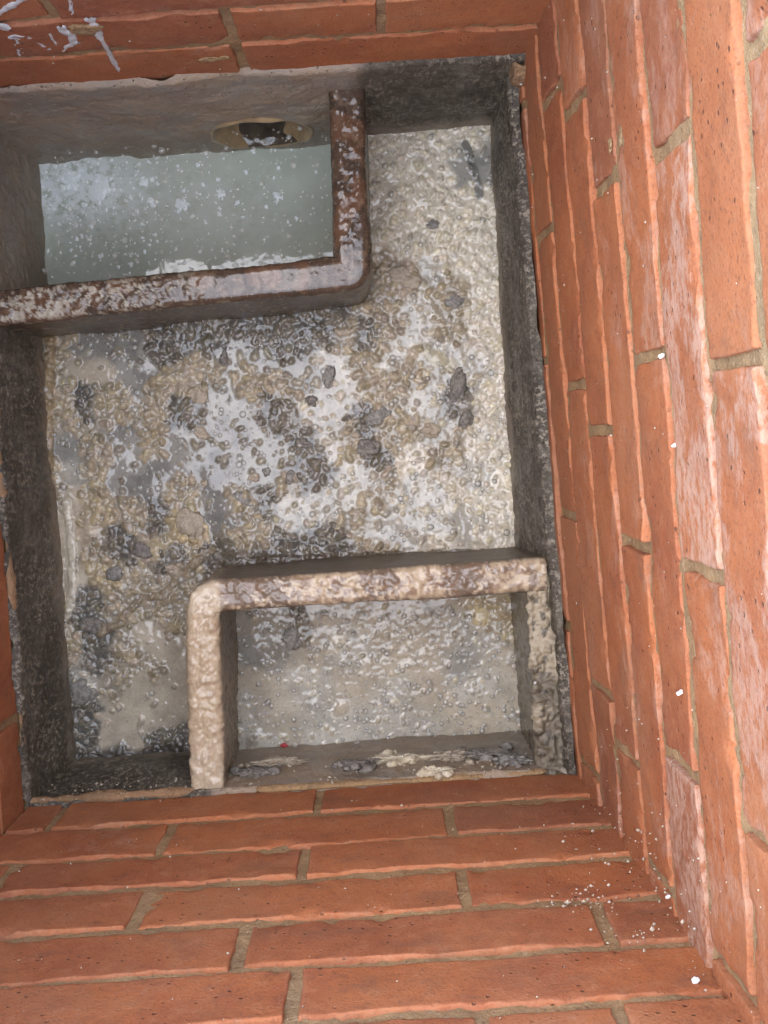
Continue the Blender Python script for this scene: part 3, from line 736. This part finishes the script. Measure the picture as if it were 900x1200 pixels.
def line_feature(X, Y, H_, clr, pts, z, w, h, tint, seed, step, gl=None, g=.6):
    P = np.array([at_z(u, v, z)[:2] for u, v in pts])
    best = np.full(X.shape, 9.0)
    Xw = X+.0018*fbm(X, Y, 0, 90, 3, seed); Yw = Y+.0018*fbm(X, Y, 4, 90, 3, seed+1)
    for p, q in zip(P[:-1], P[1:]):
        d = q-p; t = np.clip(((Xw-p[0])*d[0]+(Yw-p[1])*d[1])/(d@d), 0, 1)
        best = np.minimum(best, np.hypot(Xw-p[0]-t*d[0], Yw-p[1]-t*d[1]))
    k = np.clip(1-(best/w)**2, 0, 1)
    H_ += np.sqrt(k)*h*(1+.3*fbm(X, Y, 2, 110, 3, seed+2))
    clr[:] = lerp(clr, np.array(tint)*(1+.25*fbm(X, Y, 2, 140, 3, seed+3))[..., None], (sstep(0, .3, k)*.85)[..., None])
    if gl is not None: gl[:] = lerp(gl, g, sstep(0, .3, k))
X, Y, H1, clr, gl, W1, U1, V1 = sludge('sludge', XL-.004, XR+.006, YB-.004, YT+.004, Z_SL, CTRL, .00095, 21000, 15, 3, 1.0, 1)
line_feature(X, Y, H1, clr, [(250, 645), (236, 652), (222, 668), (207, 680), (190, 698), (168, 700), (150, 716), (142, 730), (118, 742)], Z_SL, .0048, .0030, (.27, .22, .16), 5, .001, gl, .45)
line_feature(X, Y, H1, clr, [(78, 590), (84, 640), (86, 690), (82, 715), (72, 735)], Z_SL, .0052, .0022, (.48, .44, .37), 6, .001, gl, .75)
line_feature(X, Y, H1, clr, [(546, 170), (552, 190), (560, 215), (562, 230)], Z_SL, .0046, .0006, (.12, .12, .115), 7, .001, gl, .8)
line_feature(X, Y, H1, clr, [(60, 400), (57, 480), (58, 560), (62, 640), (63, 700), (66, 760)], Z_SL, .0060, .006, (.25, .185, .11), 8, .001, gl, .35)
line_feature(X, Y, H1, clr, [(300, 655), (400, 652), (500, 648), (590, 645)], Z_SL, .0050, .0012, (.10, .08, .06), 9, .001, gl, .6)  # dark scum band at the partition foot, its shadow line painted in
H1 += .013*sstep(-.05, -.150, Y)*sstep(-.20, -.17, X)*(1+.25*fbm(X, Y, 0, 30, 3, 61))       # scum banked up against the basin partition
# dark silt bank in the lower left corner
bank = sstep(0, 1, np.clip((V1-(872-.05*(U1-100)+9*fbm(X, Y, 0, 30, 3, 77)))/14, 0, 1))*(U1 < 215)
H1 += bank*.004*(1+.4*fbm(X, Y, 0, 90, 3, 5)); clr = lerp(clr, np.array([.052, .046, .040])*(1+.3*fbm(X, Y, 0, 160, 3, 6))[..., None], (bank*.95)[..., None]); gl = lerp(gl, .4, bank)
Qs = grid_quads(*X.shape)
xf, yf = X.ravel()[Qs[:, 0]], Y.ravel()[Qs[:, 0]]
Qs = Qs[~(((xf < -.018) & (yf > .162)) | ((xf > -.190) & (yf < -.158)))]          # none inside the tank or the small basin
sl = mesh_obj('sludge', np.stack([X, Y, Z_SL+H1], -1).reshape(-1, 3), Qs, SLUDGE, colour=np.clip(clr, .01, .8).reshape(-1, 3), rough=gl.ravel())
tag(sl, 'wet grey and tan grease sludge with foam and lumps filling the sump', 'sludge', kind='stuff')
X2, Y2, H2, clr2, gl2, W2, U2, V2 = sludge('basin_sludge', -.192, .145, YB-.002, -.150, Z_BA, BCTRL, .00095, 3600, 26, 9, .75, 2, .8)
# dimpled, raked skin in the upper right half of the basin
dm = np.exp(-((U2-480)/95)**2-((V2-765)/45)**2); H2 += dm*.0009*(np.clip(fbm(X2, Y2, 0, 120, 3, 91), -.7, .5))
gl2 = np.clip(gl2+.12, 0, 1)
bs = mesh_obj('basin_sludge', np.stack([X2, Y2, Z_BA+H2], -1).reshape(-1, 3), grid_quads(*X2.shape), SLUDGE, colour=np.clip(clr2, .01, .8).reshape(-1, 3), rough=gl2.ravel())
tag(bs, 'smooth beige-grey bubbly sludge filling the small lower basin', 'sludge', kind='stuff')

# bubbles: thin domes sitting on the sludge
def bubbles(name, label, X, Y, H_, z, W, U, V, n, dens, box, seed, rmax=.0042):
    r_ = random.Random(seed); parts = []
    na, nr = 12, 4
    th = np.linspace(0, 2*math.pi, na, endpoint=False); ph = np.linspace(0, math.pi/2, nr+1)[1:]
    T0 = [(0, 1+i, 1+(i+1) % na) for i in range(na)]
    for k in range(nr-1):
        for i in range(na):
            j = (i+1) % na; a, b = 1+k*na, 1+(k+1)*na
            T0 += [(a+i, b+i, b+j), (a+i, b+j, a+j)]
    T0 = np.array(T0)
    unit = [(0, 0, 1)]+[(math.sin(p)*math.cos(t), math.sin(p)*math.sin(t), math.cos(p)) for p in ph for t in th]
    unit = np.array(unit)
    tries = 0
    while len(parts) < n and tries < n*30:
        tries += 1
        i, j = r_.randrange(X.shape[0]), r_.randrange(X.shape[1])
        if not (box[0] < U[i, j] < box[2] and box[1] < V[i, j] < box[3]): continue
        c = CLS[int(W[i, j].argmax())]
        if r_.random() > dens.get(c, 0): continue
        R = min(rmax, .0009+r_.expovariate(1/.0009))
        parts.append((unit*np.array([R, R, R*r_.uniform(.55, .85)])+np.array([X[i, j], Y[i, j], z+H_[i, j]-.0002]), T0))
    Vv, T = join(parts)
    tag(mesh_obj(name, Vv, None, BUBBLE, tris=T), label, 'bubbles', kind='stuff')
bubbles('foam_bubbles', 'foam bubbles standing on the main sludge', X, Y, H1, Z_SL, W1, U1, V1, 2600, {'G': .8, 'W': .9, 'D': .7, 'T': .5, 'P': .5, 'S': .12, 'Y': .3}, (50, 140, 610, 880), 5)
bubbles('basin_bubbles', 'tiny round bubbles on the small basin sludge', X2, Y2, H2, Z_BA, W2, U2, V2, 800, {'S': .8, 'W': .8, 'G': .6, 'Y': .2}, (280, 715, 605, 868), 6, .0034)

# ------------------------------------------------------------------ individual clumps
def clump(name, u, v, z, rx, ry, rz, rot, mat, label, cat='clump', group=None, seed=0, rough=.32, wall=None):
    bm = bmesh.new(); bmesh.ops.create_icosphere(bm, subdivisions=4, radius=1.0)
    P = np.array([w.co[:] for w in bm.verts]); F = np.array([[w.index for w in f.verts] for f in bm.faces]); bm.free()
    d = 1+rough*fbm(P[:, 0]+seed*5.3, P[:, 1], P[:, 2], 1.3, 2, seed)+rough*.38*fbm(P[:, 0]+seed, P[:, 1], P[:, 2], 4.0, 3, seed+3)
    P = P*d[:, None]*np.array([rx, ry, rz]); ca, sa = math.cos(rot), math.sin(rot)
    P = np.stack([P[:, 0]*ca-P[:, 1]*sa, P[:, 0]*sa+P[:, 1]*ca, P[:, 2]], -1)
    p = at_z(u, v, z) if wall is None else wall
    o = mesh_obj(name, P, None, mat, tris=F); o.location = [float(t) for t in p]
    return tag(o, label, cat, group)
mm = .001
for i, (u, v, rx, ry, rz, rot, mat, lab) in enumerate([
    (474, 327, 21, 16, 7, .3, C_TAN, 'tan crusty clump beside the partition corner in the pale channel'),
    (531, 353, 13, 10, 6, .2, C_GREY, 'dark grey clump right of the tan crusty clump'),
    (507, 262, 8, 7, 4, .0, C_GREY, 'small brown-grey clump in the middle of the pale channel'),
    (536, 455, 11, 24, 6, .25, C_DARK, 'long dark clump standing upright in the right-hand sludge'),
    (547, 492, 9, 13, 5, .2, C_DARK, 'short dark tail piece just below the long dark clump'),
    (505, 505, 11, 11, 6, .0, C_TAN, 'round tan clump alone in white foam left of long dark clump'),
    (222, 612, 19, 23, 6, -.3, C_TAN, 'large yellowish clump at the lower edge of the grey pool'),
    (234, 464, 15, 13, 5, .4, C_TAN, 'tan clump at the upper left edge of the grey pool'),
    (237, 508, 12, 7, 5, .6, C_TAN, 'oblong tan clump in the left side of the grey pool'),
    (430, 525, 15, 13, 6, .2, C_DARK, 'dark lacy clump ringed by tan sludge left of the white foam'),
    (442, 488, 16, 10, 5, -.4, C_GREY, 'grey crusty clump above the dark lacy clump'),
    (536, 600, 20, 15, 5, .3, C_PALE, 'broad pale clump in the lower right foam'),
    (484, 606, 7, 12, 4, .1, C_GREY, 'small brown upright clump in the lower right foam'),
    (386, 440, 9, 16, 5, .2, C_GREY, 'grey oval clump wrapped in white foam strands'),
    (285, 585, 14, 11, 5, .2, C_GREY, 'grey-brown clump at the lower right of the grey pool'),
    (298, 560, 10, 6, 4, .0, C_TAN, 'flat tan clump inside the right part of grey pool'),
    (340, 558, 7, 9, 4, .3, C_GREY, 'oval grey clump at the right shore of the grey pool'),
    (313, 553, 6, 6, 4, .0, C_GREY, 'small round grey bead clump in the right of the pool'),
    (263, 420, 6, 12, 5, .1, C_DARK, 'dark upright clump in the water below the partition'),
    (240, 566, 5, 5, 4, .0, C_TAN, 'tiny round reddish-tan clump at the pool centre left'),
    (105, 732, 16, 11, 8, .4, C_DARK, 'black glossy clump in the lower left sludge'),
    (135, 672, 12, 11, 7, .0, C_GREY, 'grey lumpy clump above the black glossy clump'),
    (166, 645, 15, 10, 7, .5, C_DARK, 'dark grey clump near the fold in the lower left'),
    (98, 812, 17, 18, 6, .0, C_GREY, 'grey bubbly clump by the left lining in the corner'),
    (205, 668, 12, 8, 7, .6, C_TAN, 'tan clump on the fold beside the cream partition corner'),
    (78, 456, 8, 7, 6, .0, C_TAN, 'small tan clump near the left lining at the top'),
    (364, 470, 9, 7, 5, .3, C_DARK, 'small black clump at the upper right of the pool'),
    (357, 520, 12, 6, 5, .5, C_DARK, 'black slanting clump at the right shore of the pool'),
]):
    clump('sludge_clump', u, v, Z_SL+.0006, rx*.80*mm, ry*.80*mm, rz*.72*mm, -rot, mat, lab, 'clump', 'clumps standing out of the sludge', i+1, .34)
clump('sludge_clump', 343, 748, Z_BA+.001, .010, .011, .0045, 0, C_GREY, 'dark round clump in the upper left of the small basin', 'clump', 'clumps standing out of the sludge', 70, .4)
def crust(p, w, h, mat, label, seed):
    r_ = random.Random(seed); parts = []
    bm = bmesh.new(); bmesh.ops.create_icosphere(bm, subdivisions=2, radius=1.0)
    P0 = np.array([q.co[:] for q in bm.verts]); F = np.array([[q.index for q in f.verts] for f in bm.faces]); bm.free()
    for k in range(38):
        R = min(.0055, .0008+r_.expovariate(1/.0013)); d = 1+.4*fbm(P0[:, 0]+k, P0[:, 1], P0[:, 2], 1.6, 2, seed)
        parts.append((P0*d[:, None]*np.array([R*r_.uniform(1, 1.6), R, R*r_.uniform(.8, 1.1)])+np.array([r_.gauss(0, w*.6), r_.uniform(-.002, .001), r_.gauss(0, h*1.3)]), F))
    bm = bmesh.new(); bmesh.ops.create_icosphere(bm, subdivisions=5, radius=1.0)
    P1 = np.array([q.co[:] for q in bm.verts]); F1 = np.array([[q.index for q in f.verts] for f in bm.faces]); bm.free()
    d = 1+.55*fbm(P1[:, 0]+seed*2.1, P1[:, 1], P1[:, 2], 1.7, 3, seed)+.35*fbm(P1[:, 0]+seed, P1[:, 1], P1[:, 2], 6, 3, seed+1)
    parts.append((P1*np.array([w*.9, .0042, h*1.15])*d[:, None], F1))
    V, T = join(parts)
    o = mesh_obj('grease_crust', V, None, mat, tris=T); o.location = [float(t) for t in p]
    tag(o, label, 'crust', 'crusts on the basin lining')
# crust stuck to the front lining above the basin sludge
for i, (u, v, w, h, mat, lab) in enumerate([
    (470, 890, .032, .010, C_PALE, 'cream crust stuck to the front lining of the small basin'), (420, 895, .020, .006, C_DARK, 'black crust left of the cream crust on the lining'),
    (560, 884, .030, .008, C_DARK, 'dark crust right of the cream crust on the lining'), (525, 886, .022, .009, C_TAN, 'yellowish crust between cream and dark crust'),
    (508, 905, .016, .004, C_PALE, 'thin white crust below the cream crust'), (330, 893, .028, .006, C_TAN, 'tan crust at the left of the basin front lining'),
    (600, 890, .016, .010, C_GREY, 'grey crust in the right corner of the small basin'), (300, 905, .018, .007, C_DARK, 'dark crust beside the cream partition foot')]):
    crust(at_y(u, v, YB+.0070), w, h, mat, lab, 90+i)
clump('red_scrap', 0, 0, 0, .0036, .0025, .0040, 0, RED, 'tiny red scrap stuck to the basin front lining', 'scrap', None, 120, .4, at_y(333, 874, YB+.006))

# white beads and grit on the bricks
for u, v, w, r, lab in ((815, 1149, 'F', .0034, 'white bead low in the corner on the bottom brick wall'), (783, 1051, 'R', .0030, 'white bead in the brick corner above the other'),
                        (775, 417, 'R', .0031, 'white bead in the vertical joint of the right wall'), (790, 522, 'R', .0026, 'white bead on a joint halfway down the right wall'),
                        (797, 812, 'R', .0032, 'cream chip on a joint low on the right wall'), (611, 98, 'R', .0026, 'white bead at the top right lining corner'),
                        (627, 800, 'L', .002, 'tiny white bead on the beige haunch')):
    p = at_y(u, v, YB+.001) if w == 'F' else on_right(u, v, .001) if w == 'R' else at_z(u, v, 0)
    clump('white_bead', 0, 0, 0, r*.60, r*.46, r*.52, .4, BEAD, lab, 'bead', 'white beads', int(u), .42, p)
def grit():
    parts = []
    oc = np.array([(1, 0, 0), (-1, 0, 0), (0, 1, 0), (0, -1, 0), (0, 0, 1), (0, 0, -1)], float)
    ot = np.array([(0, 2, 4), (2, 1, 4), (1, 3, 4), (3, 0, 4), (2, 0, 5), (1, 2, 5), (3, 1, 5), (0, 3, 5)])
    def add(p, r):
        parts.append((oc*np.array([rnd.uniform(.5, 1.2) for _ in range(3)])*r+np.array([rnd.uniform(-.2, .2)*r for _ in range(18)]).reshape(6, 3)+p, ot))
    for _ in range(150):
        add(np.array([rnd.uniform(XL, XR), YB+.0005, rnd.uniform(0, .5)]), min(.0016, .0003+rnd.expovariate(1/.00032)))
    for _ in range(220):
        yy, zz = rnd.uniform(YB, YT), rnd.uniform(-.02, .64); add(np.array([right_x(yy, zz)-.0005, yy, zz]), min(.0016, .0003+rnd.expovariate(1/.00032)))
    for _ in range(90):
        add(np.array([rnd.uniform(XL, XR), YT-.0005, rnd.uniform(0, .26)]), min(.0016, .0003+rnd.expovariate(1/.00032)))
    for _ in range(170):                                   # mortar droppings in the right front corner
        t = abs(rnd.gauss(0, .035)); z = .30+rnd.gauss(0, .10)
        if rnd.random() < .5: add(np.array([right_x(YB, z)-t*.9, YB+.0008, z]), min(.0018, .0004+rnd.expovariate(1/.0004)))
        else: add(np.array([right_x(YB+t, z)-.0008, YB+t, z]), min(.0018, .0004+rnd.expovariate(1/.0004)))
    for u, v, s in ((735, 1095, 9), (660, 1055, 12), (690, 1050, 10), (700, 1060, 8)):
        for _ in range(18): add(at_y(u+rnd.gauss(0, s*1.5), v+rnd.gauss(0, s*.7), YB+.0012), min(.0020, .0004+rnd.expovariate(1/.0005)))
    for _ in range(300):
        x = rnd.uniform(XL, XR); add(np.array([x, YB+.004+rnd.uniform(0, .004), rnd.uniform(-.05, .006)]), .0004+rnd.expovariate(1/.0006))
    V, T = join(parts)
    tag(mesh_obj('mortar_grit', V, None, GRIT, tris=T, smooth=False), 'pale mortar grit speckling the brick faces and corners', 'grit', kind='stuff')
grit()
